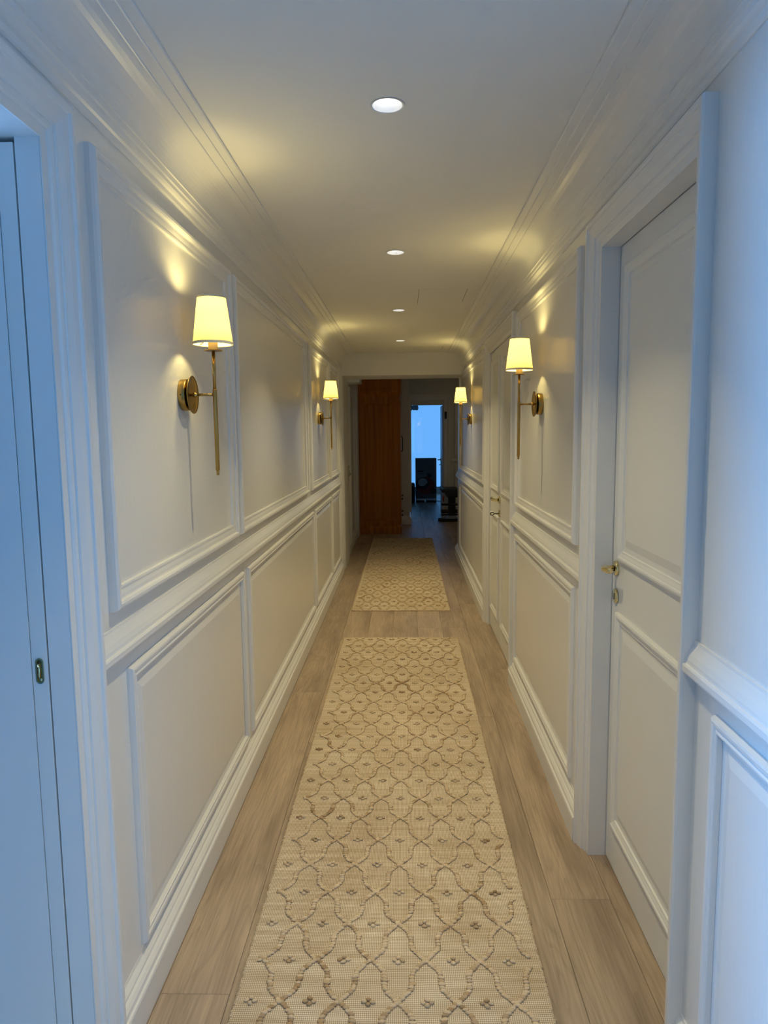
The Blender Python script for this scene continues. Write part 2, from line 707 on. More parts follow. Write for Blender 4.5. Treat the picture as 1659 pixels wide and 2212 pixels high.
# ------------------------------------------------------------------ floor: planks
PLANK_W = 0.189
SEAM0 = 0.648
floor = MB().box(-3.3, 3.2, Y_BACK - .1, 17.4, -0.06, -0.021).build('floor', M_VOID, label='whitewashed oak plank floor of the corridor', kind='structure')
_plank_cache = {}


def plank_mesh(wd, ln):
    k = (round(wd, 3), round(ln, 2))
    if k not in _plank_cache:
        me = MB().box(-k[0] / 2 + .0004, k[0] / 2 - .0004, -k[1] / 2 + .0004, k[1] / 2 - .0004, -.02, 0).mesh('plank')
        bm = bmesh.new()
        bm.from_mesh(me)
        es = [e for e in bm.edges if all(v.co.z > -.001 for v in e.verts)]
        bmesh.ops.bevel(bm, geom=es, offset=.0012, segments=1, affect='EDGES')
        bm.to_mesh(me)
        bm.free()
        me.materials.append(M_FLOOR)
        _plank_cache[k] = me
    return _plank_cache[k]


def lay(x_c, y0, y1):
    o = bpy.data.objects.new('plank', plank_mesh(PLANK_W, y1 - y0))
    COL.objects.link(o)
    o.parent = floor
    o.location = (x_c, (y0 + y1) / 2, 0)


known = {0: 2.103, -6: 1.70, -1: 3.55}
for i in range(-17, 13):
    xc = SEAM0 - PLANK_W / 2 + i * PLANK_W
    inside = XL - .28 < xc < XR + .16
    if not inside and not (-1.4 < xc < 3.0):
        continue
    y_start, y_end = (0.2, 17.3) if inside else (8.0, 17.3)
    if xc < XL - .1:
        y_start = 0.2 if xc > -1.3 else 8
        if xc < -1.1:
            continue
        if not inside:
            continue
    off = known.get(i, rnd.uniform(0.6, 2.2))
    cuts = [y_start]
    y = off
    while y < y_end:
        if y > y_start + .3:
            cuts.append(round(y, 2) if i not in known or y > 4 else y)
        y += rnd.choice((1.7, 1.9, 2.2))
    cuts.append(y_end)
    for a, b2 in zip(cuts, cuts[1:]):
        if b2 - a > .1:
            lay(xc, a, b2)
# floor outside the planked strip (side room and behind the camera)
MB().box(-3.2, -0.99, -1.2, 3.4, -0.021, -0.001).build('board', M_SIDEROOM, floor)
MB().box(-0.99, 0.8, Y_BACK - .1, 0.2, -0.021, -0.001).build('board', M_FLOOR, floor)

# ------------------------------------------------------------------ ceiling with openings for lamps and hatches
LAMPS_Y = [0.45, 1.961, 3.479, 5.07, 6.71]
LAMP_X = -0.042
LAMP_R = 0.0425
HATCHES = [(0.087, 0.386, 4.36, 4.872), (0.096, 0.387, 7.18, 7.56)]


def ceiling_mesh():
    b = MB()
    xs0, xs1 = XL - .3, XR + .3
    q = 0.07
    bands = []
    for y in LAMPS_Y:
        bands.append((y - q, y + q, [(LAMP_X - q, LAMP_X + q, ('lamp', y))]))
    for (x0, x1, y0, y1) in HATCHES:
        bands.append((y0, y1, [(x0, x1, None)]))
    bands.sort()
    rows, y = [], Y_BACK - .1
    for a, c, cells in bands:
        if a > y:
            rows.append((y, a, []))
        rows.append((a, c, cells))
        y = c
    rows.append((y, Y_LINT1, []))
    for a, c, cells in rows:
        x = xs0
        for (p, r2, what) in cells:
            b.add([(x, a, ZC), (p, a, ZC), (p, c, ZC), (x, c, ZC)], [(0, 1, 2, 3)])
            if what:
                n = 40
                vs, fs = [], []
                for k in range(n):
                    t = 2 * PI * k / n + PI / 4
                    cx, cy = math.cos(t), math.sin(t)
                    s = q / max(abs(cx), abs(cy))
                    vs.append((LAMP_X + s * cx, what[1] + s * cy, ZC))
                    vs.append((LAMP_X + LAMP_R * cx, what[1] + LAMP_R * cy, ZC))
                for k in range(n):
                    j = (k + 1) % n
                    fs.append((2 * k, 2 * j, 2 * j + 1, 2 * k + 1))
                b.add(vs, fs)
            x = r2
        b.add([(x, a, ZC), (xs1, a, ZC), (xs1, c, ZC), (x, c, ZC)], [(0, 1, 2, 3)])
    b.box(xs0, xs1, Y_BACK - .1, Y_LINT1, ZC + .12, ZC + .16)
    return b.mesh('ceiling')


ceiling = obj('ceiling', ceiling_mesh(), M_CEIL, label='smooth cream ceiling of the corridor', kind='structure')
for (x0, x1, y0, y1) in HATCHES:
    g = .0022
    p = MB().box(x0 + g, x1 - g, y0 + g, y1 - g, ZC - .0002, ZC + .012).build('access_panel', M_CEIL, ceiling, label='flush access hatch in the ceiling')
    MB().box(x0 - .01, x1 + .01, y0 - .01, y1 + .01, ZC + .016, ZC + .02).build('hatch_backing', M_VOID, p)

# ------------------------------------------------------------------ walls
DOOR_TOP = 2.09
D1 = (1.600, 2.340)                  # near door opening, right wall
D2 = (4.140, 5.350)                  # double door opening, right wall
P1 = (0.35, 1.414)                   # pocket door opening, left wall
TX = XR + .16

b = MB()
b.box(XR, TX, Y_BACK, D1[0], 0, ZC + .05).box(XR, TX, D1[1], D2[0], 0, ZC + .05).box(XR, TX, D2[1], Y_RIGHT_END, 0, ZC + .05)
b.box(XR, TX, D1[0], D1[1], DOOR_TOP, ZC + .05).box(XR, TX, D2[0], D2[1], DOOR_TOP, ZC + .05)
wall_right = b.build('wall_right', M_WALL, label='white panelled right wall of the corridor with two doors', kind='structure')

LX = XL - .235
b = MB()
b.box(LX, XL, P1[1] + .036, Y_LINT1, 0, ZC + .05).box(LX, XL, Y_BACK, P1[0], 0, ZC + .05).box(LX, XL, P1[0], P1[1] + .036, DOOR_TOP - .003, ZC + .05)
wall_left = b.build('wall_left', M_WALL, label='white panelled left wall of the corridor', kind='structure')

# dado boards of the lower wall (a hairline joint shows between them)
for y0, y1 in ((1.50, 2.9585), (2.9600, 7.40)):
    run(on_left, [(0, .10), (.003, .10), (.003, .968), (0, .968)], y0, y1, 'dado_board', M_WALL, wall_left)
for y0, y1 in ((2.42, 4.06), (5.43, Y_RIGHT_END - .002)):
    run(on_right, [(0, .10), (.003, .10), (.003, .968), (0, .968)], y0, y1, 'dado_board', M_WALL, wall_right)


def upper_panel(m, y0, y1, parent, z0=1.078, z1=2.155):
    frame(m, P_UPPER, y0, y1, z0, z1, 'panel_molding', M_TRIM, parent)


def lower_panel(m, y0, y1, parent, z0=.158, z1=.915, dd=.003):
    def mm(u, z, d):
        return m(u, z, d + dd)
    pm = frame(mm, P_LOWER, y0, y1, z0, z1, 'panel_molding', M_TRIM, parent)
    w0 = P_BEVEL[0][0]
    vs, fs = [], []
    rings = [(.050, .0002), (.078, .0072)]
    for w_, d in rings:
        vs += [mm(y0 + w_, z0 + w_, d), mm(y1 - w_, z0 + w_, d), mm(y1 - w_, z1 - w_, d), mm(y0 + w_, z1 - w_, d)]
    for k in range(4):
        fs.append((k, (k + 1) % 4, 4 + (k + 1) % 4, 4 + k))
    fs.append((4, 5, 6, 7))
    MB().add(vs, fs).build('raised_field', M_WALL, pm)


for y0, y1 in ((1.612, 2.852), (2.912, 4.985), (5.165, 6.41), (6.49, 7.33)):
    upper_panel(on_left, y0, y1, wall_left)
for y0, y1 in ((1.682, 2.925), (3.010, 5.225), (5.325, 6.50), (6.57, 7.33)):
    lower_panel(on_left, y0, y1, wall_left)
for y0, y1 in ((2.575, 3.985), (5.62, 8.10)):
    upper_panel(on_right, y0, y1, wall_right)
for y0, y1 in ((2.585, 3.995), (5.62, 8.10)):
    lower_panel(on_right, y0, y1, wall_right)
lower_panel(on_right, -0.4, 1.398, wall_right, dd=0.0)
lower_panel(on_right, -1.9, -0.6, wall_right, dd=0.0)

# chair rails and baseboards
run(on_left, P_RAIL, 1.503, 7.40, 'chair_rail', M_TRIM, wall_left)
run(on_right, P_RAIL, 2.424, 4.055, 'chair_rail', M_TRIM, wall_right)
run(on_right, P_RAIL, 5.435, Y_RIGHT_END, 'chair_rail', M_TRIM, wall_right)
run(on_right, P_RAIL, Y_BACK, 1.517, 'chair_rail', M_TRIM, wall_right)
bl = run(on_left, P_BASE, 1.503, 7.40, 'baseboard_left', M_TRIM, label='stepped white baseboard along the left wall', kind='structure')
br = run(on_right, P_BASE, 2.428, 4.052, 'baseboard_right', M_TRIM, label='stepped white baseboard along the right wall', kind='structure')
run(on_right, P_BASE, 5.438, Y_RIGHT_END + .004, 'board', M_TRIM, br)
run(on_right, P_BASE, Y_BACK, 1.514, 'board', M_TRIM, br)

# cornices
run(on_left, cornice_profile(ZC), Y_BACK, Y_LINT0, 'trim_1', M_TRIM, label='coved white cornice above the left wall', kind='structure')
run(on_right, cornice_profile(ZC), Y_BACK, Y_LINT0, 'trim_2', M_TRIM, label='coved white cornice above the right wall', kind='structure')

# door surrounds
casing(on_right, P_CASE, D1[0] - .09, D1[1] + .09, DOOR_TOP + .09, 'trim_3', M_TRIM, label='moulded white surround of the near right door', kind='structure')
casing(on_right, P_CASE, D2[0] - .09, D2[1] + .09, DOOR_TOP + .09, 'trim_4', M_TRIM, label='moulded white surround of the double door', kind='structure')
casing(on_left, P_CASE, P1[0] - .09, P1[1] + .09, DOOR_TOP + .087, 'trim_5', M_TRIM, label='moulded white surround of the pocket door opening', kind='structure')

# ------------------------------------------------------------------ far opening: pier and beam
b = MB()
b.box(XL, -.690, 7.42, 7.72, 0, ZC)
b.box(-.760, -.684, Y_LINT0, Y_LINT1, 0, Z_LINT)
pier = b.build('trim_6', M_TRIM, label='white pier at the left of the far opening', kind='structure')
for k in range(3):
    run(plane_left(-.690), [(0, 0), (.006, 0), (.006, Z_LINT), (0, Z_LINT)], 7.46 + .085 * k, 7.49 + .085 * k, 'flute', M_TRIM, pier)
beam = MB().box(-1.0, XR + .001, Y_LINT0, Y_LINT1, Z_LINT, HALL_Z).build('lintel', M_CEIL, label='plain beam across the far end of the corridor', kind='structure')

# ------------------------------------------------------------------ hall beyond
WLX = -.742
b = MB()
b.box(WLX - .2, WLX, Y_LINT1, 11.4, 0, HALL_Z)
hall_left = b.build('wall_hall_left', M_DARKWALL, label='white panelled left wall beyond the far opening', kind='structure')
ml = plane_left(WLX)
run(ml, P_BASE, Y_LINT1, 9.99, 'baseboard', M_TRIM, hall_left)
run(ml, P_RAIL, Y_LINT1, 9.02, 'chair_rail', M_TRIM, hall_left)
lower_panel(ml, Y_LINT1 + .02, 8.90, hall_left, dd=0)
upper_panel(ml, Y_LINT1 + .02, 8.90, hall_left)
casing(ml, P_CASE, 9.02, 9.98, 2.10, 'door_surround', M_TRIM, hall_left)
run(ml, [(0, 0), (.050, 0), (.050, 2.30), (0, 2.30)], 10.0, 10.27, 'pilaster', M_TRIM, hall_left)
run(ml, [(0, 2.10), (.21, 2.10), (.21, 2.16), (.10, 2.20), (0, 2.20)], Y_LINT1, 8.62, 'cornice', M_TRIM, hall_left)

b = MB()
b.box(-1.2, .055, 11.4, 12.3, 0, HALL_Z)
hall_pier = b.build('wall_hall_pier', M_DARKWALL, label='dim wall behind the wardrobe beside the bright doorway', kind='structure')
run(plane_front(11.4), P_BASE, -.70, .055, 'baseboard', M_TRIM, hall_pier)
run(lambda u, z, d: (.055 + d, u, z), P_BASE, 11.362, 12.3, 'baseboard', M_TRIM, hall_pier)

YD = 12.3
OX0, OX1, OZ = .100, .660, 1.985
b = MB()
b.box(-.3, OX0, YD, YD + .12, 0, HALL_Z).box(OX1, 3.0, YD, YD + .12, 0, HALL_Z).box(OX0, OX1, YD, YD + .12, OZ, HALL_Z)
wall_far = b.build('wall_far', M_DARKWALL, label='dim far wall with the doorway to the bright room', kind='structure')
mf = plane_front(YD)
casing(mf, [(0, 0), (0, .03), (.008, .034), (.03, .03), (.045, .022), (.10, .018), (.11, .012), (.118, .004), (.118, 0)], OX0 - .118, OX1 + .118, OZ + .185, 'door_surround', M_TRIM, wall_far)
run(mf, [(0, .985), (.025, .99), (.03, 1.0), (.01, 1.03), (0, 1.04)], .80, 3.0, 'chair_rail', M_TRIM, wall_far)
frame(mf, P_UPPER, .86, 1.7, .18, .92, 'panel_molding', M_TRIM, wall_far)
frame(mf, P_UPPER, .86, 1.7, 1.10, 2.2, 'panel_molding', M_TRIM, wall_far)
run(mf, P_BASE, OX1 + .12, 3.0, 'baseboard', M_TRIM, wall_far)
b = MB()
b.box(2.9, 3.02, 8.4, 12.4, 0, HALL_Z).box(TX, 3.02, 8.3, Y_RIGHT_END - .0, 0, HALL_Z)
b.build('wall_hall_right', M_DARKWALL, label='hall wall round the corner to the right', kind='structure')
MB().box(-1.3, 3.1, Y_LINT1, 12.45, HALL_Z, HALL_Z + .1).build('ceiling_hall', M_CEIL, label='ceiling of the dim hall beyond the beam', kind='structure')

# bright room behind the doorway
b = MB()
b.box(-.95, -.85, 12.4, 17.4, 0, 2.6).box(1.9, 2.0, 12.4, 17.4, 0, 2.6).box(-.95, 2.0, 12.42, 17.4, 2.6, 2.7)
b.box(-.95, -.55, 17.2, 17.3, 0, 2.6).box(1.75, 2.0, 17.2, 17.3, 0, 2.6).box(-.55, 1.75, 17.2, 17.3, 0, .11).box(-.55, 1.75, 17.2, 17.3, 2.45, 2.6)
b.build('wall_back_room', M_DARKWALL, label='walls of the bright room at the end', kind='structure')
win = empty('window_1', (0, 17.2, 0), label='tall window filled with blue dusk sky in the end room', kind='structure')
win.location = (0, 0, 0)
b = MB()
for x in (-.55, .075, 1.69):
    b.box(x, x + .06 if x != .075 else x + .03, 17.2, 17.26, .11, 2.45)
b.box(-.55, 1.75, 17.2, 17.26, .11, .17).box(-.55, 1.75, 17.2, 17.26, 2.39, 2.45)
b.build('window_frame', M_TRIM, win)
for x0, x1 in ((-.49, .075), (.105, 1.69)):
    MB().box(x0, x1, 17.225, 17.235, .17, 2.39).build('pane', M_GLASS, win)

# ------------------------------------------------------------------ rooms the camera does not look into
b = MB()
b.box(-1.0, .8, Y_BACK - .1, Y_BACK, 0, .4).box(-1.0, .8, Y_BACK - .1, Y_BACK, 2.25, ZC + .05)
b.box(-1.0, -.6, Y_BACK - .1, Y_BACK, .4, 2.25).box(.52, .8, Y_BACK - .1, Y_BACK, .4, 2.25)
b.build('wall_back', M_WALL, label='wall with a window behind the camera', kind='structure')
w2 = empty('window_2', label='window behind the camera', kind='structure')
MB().box(-.6, -.55, Y_BACK - .08, Y_BACK - .03, .4, 2.25).box(.47, .52, Y_BACK - .08, Y_BACK - .03, .4, 2.25).box(-.6, .52, Y_BACK - .08, Y_BACK - .03, .4, .45).box(-.6, .52, Y_BACK - .08, Y_BACK - .03, 2.2, 2.25).build('window_frame', M_TRIM, w2)
MB().box(-.55, .47, Y_BACK - .06, Y_BACK - .055, .45, 2.2).build('pane', M_GLASS, w2)
b = MB()
b.box(-3.2, -3.1, -1.2, 1.38, 0, 2.6).box(-3.2, -3.1, 2.02, 3.4, 0, 2.6).box(-3.2, -3.1, 1.38, 2.02, 0, 1.32).box(-3.2, -3.1, 1.38, 2.02, 2.3, 2.6)
b.box(-3.2, LX, 3.4, 3.5, 0, 2.6).box(-3.2, LX, -1.3, -1.2, 0, 2.6).box(-3.2, LX, -1.3, 3.5, 2.6, 2.7)
b.build('wall_side_room', M_SIDEROOM, label='walls of the side room behind the pocket door opening', kind='structure')

# ------------------------------------------------------------------ pocket door (left, retracted into its pocket)
JY = P1[1]
b = MB()
b.box(-.7645, XL - .0005, JY, JY + .036, 0, DOOR_TOP - .003).box(LX, -.8045, JY, JY + .036, 0, DOOR_TOP - .003)
b.build('trim_7', M_TRIM, label='smooth white jamb boards either side of the pocket door', kind='structure')
pd = empty('door_1', (-.786, JY, 0), label='white pocket door slid into the left wall with brass edge pull', kind='structure')
me = bevel(MB().box(-.0172, .0172, .0005, .70, .008, DOOR_TOP - .012).mesh('door_leaf'), .0015, 2)
leaf = obj('door_leaf', me, M_DOOR, pd)


def stadium(w_, h, n=10):
    r = w_ / 2
    pts = []
    for k in range(n + 1):
        a = PI * k / n
        pts.append((r * math.cos(a), h / 2 - r + r * math.sin(a)))
    for k in range(n + 1):
        a = PI + PI * k / n
        pts.append((r * math.cos(a), -h / 2 + r + r * math.sin(a)))
    return pts


def plate_y(pts_out, pts_in, y0, y1, z):
    """ring plate in the x-z plane between y0 (front) and y1"""
    n = len(pts_out)
    vs = [(x, y0, z + q) for x, q in pts_out] + [(x, y0, z + q) for x, q in pts_in] + [(x, y1, z + q) for x, q in pts_out] + [(x, y1, z + q) for x, q in pts_in]
    fs = []
    for k in range(n):
        j = (k + 1) % n
        fs += [(k, j, n + j, n + k), (k, j, 2 * n + j, 2 * n + k), (n + k, n + j, 3 * n + j, 3 * n + k)]
    return MB().add(vs, fs)


pull = plate_y(stadium(.0175, .056), stadium(.0115, .049), -.0018, .0012, 1.003).build('edge_pull', M_POLBRASS, pd)
MB().add([(x, .0004, 1.003 + q) for x, q in stadium(.0116, .0492)], [tuple(range(22))]).build('recess', M_BRASS, pull)
MB().tube([(-.002, .0, .986), (-.001, -.001, 1.0), (-.002, .0, 1.018)], .0026, 8).build('finger_lever', M_POLBRASS, pull)
MB().lathe([(.0, -.0012), (.0035, -.0012), (.0038, 0), (.0038, .001)], 14, 'y', (.001, 0, .983)).build('screw', M_POLBRASS, pull)
MB().lathe([(.0, -.0012), (.0033, -.0012), (.0036, 0), (.0036, .001)], 14, 'y', (-.001, 0, 1.022)).build('screw', M_DARKMETAL, pull)

# ------------------------------------------------------------------ panelled doors in the right wall
P_DOORMOLD = [(0, 0), (0, .008), (.004, .0125), (.010, .014), (.015, .013), (.018, .010), (.022, .009), (.030, .006), (.034, .0055), (.036, .0)]


def door_leaf(parent, x, y0, y1, stile, name='door_leaf', gap=.003):
    m = plane_right(x)
    me = MB().box(x, x + .04, y0 + gap, y1 - gap, .006, DOOR_TOP - gap).mesh('door_leaf')
    bevel(me, .0012, 2)
    lf = obj(name, me, M_DOOR, parent)
    for z0, z1 in ((1.078, 2.018), (.158, .905)):
        pm = frame(m, P_DOORMOLD, y0 + stile, y1 - stile, z0, z1, 'panel_molding', M_DOOR, lf)
        rings = [(.052, .0002), (.078, .006)]
        vs, fs = [], []
        a, c = y0 + stile, y1 - stile
        for w_, d in rings:
            vs += [m(a + w_, z0 + w_, d), m(c - w_, z0 + w_, d), m(c - w_, z1 - w_, d), m(a + w_, z1 - w_, d)]
        for k in range(4):
            fs.append((k, (k + 1) % 4, 4 + (k + 1) % 4, 4 + k))
        fs.append((4, 5, 6, 7))
        MB().add(vs, fs).build('raised_field', M_DOOR, lf)
    return lf


def lever(parent, x, y, z, toward=-1):
    """rosette, neck and lever bar on a surface x = const, standing out towards -x"""
    h = MB().lathe([(.0, -.010), (.022, -.010), (.0245, -.008), (.025, -.004), (.025, 0)], 28, 'x', (x, y, z)).build('handle', M_POLBRASS, parent, label='polished brass lever handle')
    MB().lathe([(.0098, -.018), (.0098, -.009)], 18, 'x', (x, y, z)).build('neck_ring', M_DARKMETAL, h)
    pts = [(x - .014, y, z), (x - .030, y, z), (x - .040, y + toward * .003, z + .001), (x - .046, y + toward * .010, z + .002), (x - .049, y + toward * .020, z + .003), (x - .049, y + toward * .045, z + .005), (x - .047, y + toward * .075, z + .007), (x - .046, y + toward * .083, z + .007), (x - .0455, y + toward * .087, z + .007)]
    MB().tube(pts, [.0100, .0102, .0110, .0118, .0118, .0112, .0104, .0085, .0040], 16).build('lever_bar', M_POLBRASS, h)
    return h


def keyplate(parent, x, y, z, key=False):
    kp = MB().lathe([(.0, -.0075), (.022, -.0075), (.0245, -.006), (.025, -.003), (.025, 0)], 28, 'x', (x, y, z)).build('keyhole_plate', M_POLBRASS, parent, label='round brass keyhole plate')
    MB().box(x - .0082, x - .0070, y - .0028, y + .0028, z - .011, z + .010).build('keyhole', M_VOID, kp)
    if key:
        k = MB().tube([(x - .006, y, z), (x - .040, y, z)], .0034, 8)
        n = 14
        ring = [(x - .053 + .013 * math.cos(2 * PI * i / n), y, z + .010 * math.sin(2 * PI * i / n)) for i in range(n + 1)]
        k.tube(ring, .0032, 8)
        k.build('key', M_DARKMETAL, kp, label='old dark key standing in the lock')
    return kp


def lining(x0, x1, y0, y1, parent):
    """reveal boards of a doorway"""
    b2 = MB().box(x0, x1, y0 - .02, y0, 0, DOOR_TOP).box(x0, x1, y1, y1 + .02, 0, DOOR_TOP).box(x0, x1, y0 - .02, y1 + .02, DOOR_TOP - .001, DOOR_TOP + .02)
    return b2.build('lining', M_TRIM, parent)


DX1 = .699
d1 = empty('door_2', label='white two-panel door with brass lever, nearest on the right wall', kind='structure')
lining(XR - .0028, DX1 - .002, D1[0] + .001, D1[1] - .001, d1)
lf = door_leaf(d1, DX1, D1[0] + .001, D1[1] - .001, .072)
lever(d1, DX1, 2.292, 1.046)
keyplate(d1, DX1, 2.292, .952)
MB().box(DX1 + .04, DX1 + .05, D1[0] - .01, D1[1] + .01, 0, DOOR_TOP + .01).build('stop_backing', M_VOID, d1)

DX2 = .652
d2 = empty('door_3', label='white double door with brass lever and key, farther on the right wall', kind='structure')
ym = (D2[0] + D2[1]) / 2 + .03
lining(XR - .0028, DX2 - .002, D2[0] + .001, D2[1] - .001, d2)
door_leaf(d2, DX2, D2[0] + .001, ym, .072)
lf2 = door_leaf(d2, DX2, ym, D2[1] - .001, .072)
lever(d2, DX2, ym + .045, 1.032, 1)
keyplate(d2, DX2, ym + .045, .935, key=True)
MB().box(DX2 + .045, DX2 + .05, D2[0] - .01, D2[1] + .01, 0, DOOR_TOP + .01).build('stop_backing', M_VOID, d2)

# open door of the bright room, swung in and seen edge-on
d4 = empty('door_4', (OX1 - .002, YD + .10, 0), label='white door standing open into the bright end room', kind='structure')
me = bevel(MB().box(-.008, .028, .004, .66, .008, OZ - .006).mesh('door_leaf'), .002, 2)
l4 = obj('door_leaf', me, M_DOOR, d4)
for sx, x in ((-1, -.008), (1, .028)):
    h = MB().lathe([(.0, sx * .008), (.022, sx * .008), (.024, 0)], 16, 'x', (x, .60, 1.0)).build('handle', M_GREYMETAL, d4)
    MB().tube([(x, .60, 1.0), (x + sx * .045, .60, 1.0), (x + sx * .05, .585, 1.0), (x + sx * .05, .49, 1.0)], .009, 8).build('lever_bar', M_GREYMETAL, h)
    MB().tube([(x, .60, .905), (x + sx * .03, .60, .905)], .006, 8).build('key', M_GREYMETAL, d4)
MB().box(.028, .062, -.155, -.140, 1.74, 1.865).build('hinge_bracket', M_BLACKMETAL, d4)

# ------------------------------------------------------------------ recessed lamps
SHOWN = {1.961: 'large white recessed downlight nearest the camera in the ceiling', 3.479: 'second recessed downlight from the camera', 5.07: 'third recessed downlight beside the ceiling hatch', 6.71: 'small fourth downlight farthest along the ceiling', 0.45: 'recessed downlight above the camera'}


def downlight(y):
    t = empty('downlight', (LAMP_X, y, ZC), label=SHOWN[y], category='downlight', group='recessed ceiling lamps')
    MB().lathe([(LAMP_R + .004, -.0006), (LAMP_R + .004, .0004), (LAMP_R - .0005, .0008), (LAMP_R - .002, -.0014), (LAMP_R + .003, -.0018)], 40, caps=False).build('rim', M_REFLECTOR, t)
    MB().lathe([(LAMP_R - .001, 0.0), (LAMP_R - .003, .006), (.0255, .048), (.0252, .052)], 40, caps=False).build('reflector', M_REFLECTOR, t)
    MB().lathe([(.0, .047), (.0245, .047)], 32, caps=False).build('lens', M_LED, t)
    l = bpy.data.lights.new('lamp_light', 'AREA')
    l.shape = 'DISK'
    l.size = .05
    l.color = WARM
    l.energy = E_DOWN
    l.spread = math.radians(98)
    o = bpy.data.objects.new('lamp_light', l)
    COL.objects.link(o)
    o.parent = t
    o.location = (0, 0, .004)
    return t


for y in LAMPS_Y:
    downlight(y)
t_ = empty('hall_fill_lamp', (1.75, 10.3, HALL_Z), label='added unseen downlight round the corner, brightening the hall', category='downlight')  # lamp added out of view to give the dim hall some warm light
MB().lathe([(.045, -.002), (.05, -.002), (.05, .0), (.040, .0)], 32, caps=False).build('rim', M_REFLECTOR, t_)
MB().lathe([(.0, -.0008), (.040, -.0008)], 32, caps=False).build('lens', M_LED, t_)
_l = bpy.data.lights.new('hall_fill_light', 'AREA')
_l.shape, _l.size, _l.color, _l.energy = 'DISK', .08, WARM, 3.0
_o = bpy.data.objects.new('hall_fill_light', _l)
COL.objects.link(_o)
_o.parent = t_
_o.location = (0, 0, -.006)
v = empty('ceiling_vent', (-.045, 7.66, ZC), label='small dark slot vent in the ceiling before the beam', category='vent')
MB().box(-.05, .05, -.012, .012, -.003, .001).build('slot', M_VOID, v)
MB().box(-.058, .058, -.018, -.012, -.004, .001).box(-.058, .058, .012, .018, -.004, .001).build('frame', M_REFLECTOR, v)

# ------------------------------------------------------------------ wall sconces
def sconce():
    """local: wall plane x = 0, lamp stands out towards +x; heights are above the floor"""
    t = empty('wall_sconce', (0, 0, 0))
    zb = 1.629
    px = .106
    MB().lathe([(.0, 0), (.049, 0), (.050, .003), (.050, .020), (.048, .0225), (.0, .0225)], 48, 'x', (0, 0, zb)).build('back_box', M_BRASS, t)
    MB().lathe([(.0, .0245), (.030, .0255), (.048, .0285), (.0575, .0325), (.060, .0350), (.0602, .0362), (.0570, .0340), (.047, .0305), (.030, .0278), (.0, .0270)], 56, 'x', (0, 0, zb), caps=False).build('dish', M_BRASS, t)
    MB().lathe([(.002, -.0005), (.0026, .0), (.0026, .002)], 10, 'y', (.011, -.0515, zb - .001)).build('grub_screw', M_DARKMETAL, t)
    MB().tube([(.020, 0, zb), (px, 0, zb)], .0044, 16).build('arm', M_BRASS, t)
    MB().lathe([(.0044, .034), (.0065, .0355), (.0065, .038), (.0085, .0395), (.0092, .042), (.0085, .0445), (.0065, .046), (.0065, .0485), (.0044, .050)], 24, 'x', (0, 0, zb), caps=False).build('arm_collar', M_BRASS, t)
    MB().lathe([(.0052, 1.640), (.0052, 1.766)], 24, c=(px, 0, 0)).build('pole', M_BRASS, t)
    MB().lathe([(.0056, 1.386), (.0068, 1.387), (.0068, 1.644), (.0064, 1.6455), (.0052, 1.6455)], 24, c=(px, 0, 0)).build('lower_pole', M_BRASS, t)
    MB().lathe([(.0040, 1.371), (.0046, 1.3715), (.0048, 1.386)], 20, c=(px, 0, 0)).build('tip', M_BRASS, t)
    MB().lathe([(.0, 1.7655), (.026, 1.7655), (.0295, 1.7668), (.030, 1.7684), (.026, 1.7676), (.0, 1.7674)], 40, c=(px, 0, 0), caps=False).build('drip_plate', M_BRASS, t)
    MB().lathe([(.0148, 1.7676), (.0150, 1.769), (.0150, 1.814), (.0135, 1.816), (.0, 1.816)], 28, c=(px, 0, 0)).build('candle_sleeve', M_SLEEVE, t)
    MB().lathe([(.0, 1.8165), (.010, 1.818), (.0155, 1.835), (.0155, 1.880), (.010, 1.906), (.0, 1.916)], 12, c=(px, 0, 0)).build('bulb', M_BULB, t)
    sh = MB().lathe([(.0628, 1.7860), (.0440, 1.9330)], 64, c=(px, 0, 0), caps=False).build('shade', M_SHADE, t, label='tapered cream fabric shade, lit')
    MB().lathe([(.0634, 1.7852), (.0626, 1.7930), (.0622, 1.7932), (.0622, 1.7850), (.0634, 1.7852)], 64, c=(px, 0, 0), caps=False).build('bottom_tape', M_TAPE, sh)
    MB().lathe([(.0448, 1.9280), (.0443, 1.9342), (.0436, 1.9342), (.0442, 1.9282)], 64, c=(px, 0, 0), caps=False).build('top_tape', M_TAPE, sh)
    rg = MB()
    for k in range(3):
        a = 2 * PI * k / 3 + .5
        rg.tube([(px, 0, 1.815), (px + .061 * math.cos(a), .061 * math.sin(a), 1.7885)], .0011, 6)
    rg.build('shade_carrier', M_BRASS, t)
    for zl, share in ((1.907, .45), (1.832, .55)):
        l = bpy.data.lights.new('sconce_light', 'POINT')
        l.color = GLOW
        l.energy = E_SCONCE * share
        l.shadow_soft_size = .018
        o = bpy.data.objects.new('sconce_light', l)
        COL.objects.link(o)
        o.parent = t
        o.location = (px, 0, zl)
    return t


first = sconce()
SPOTS = [
    (XL, 2.232, 0, 'large brass wall sconce with lit cream shade, nearest on the left wall'),
    (XL, 5.735, 0, 'small brass sconce with lit shade on the left wall by the far opening'),
    (XR, 3.318, PI, 'brass sconce with lit cream shade between the single and double doors'),
    (XR, 6.80, PI, 'small brass sconce with lit shade on the right wall beyond the double door'),
]
for k, (x, y, a, lab) in enumerate(SPOTS):
    s = first if k == 0 else copy_tree(first)
    s.location = (x, y, 0)
    s.rotation_euler = (0, 0, a)
    tag(s, lab, 'wall sconce', 'brass wall sconces along the corridor')

# ------------------------------------------------------------------ jute runners
RUG_W, RUG_L, RUG_T = 0.83, 4.05, 0.009
HX, RY = 0.0778, 0.1470
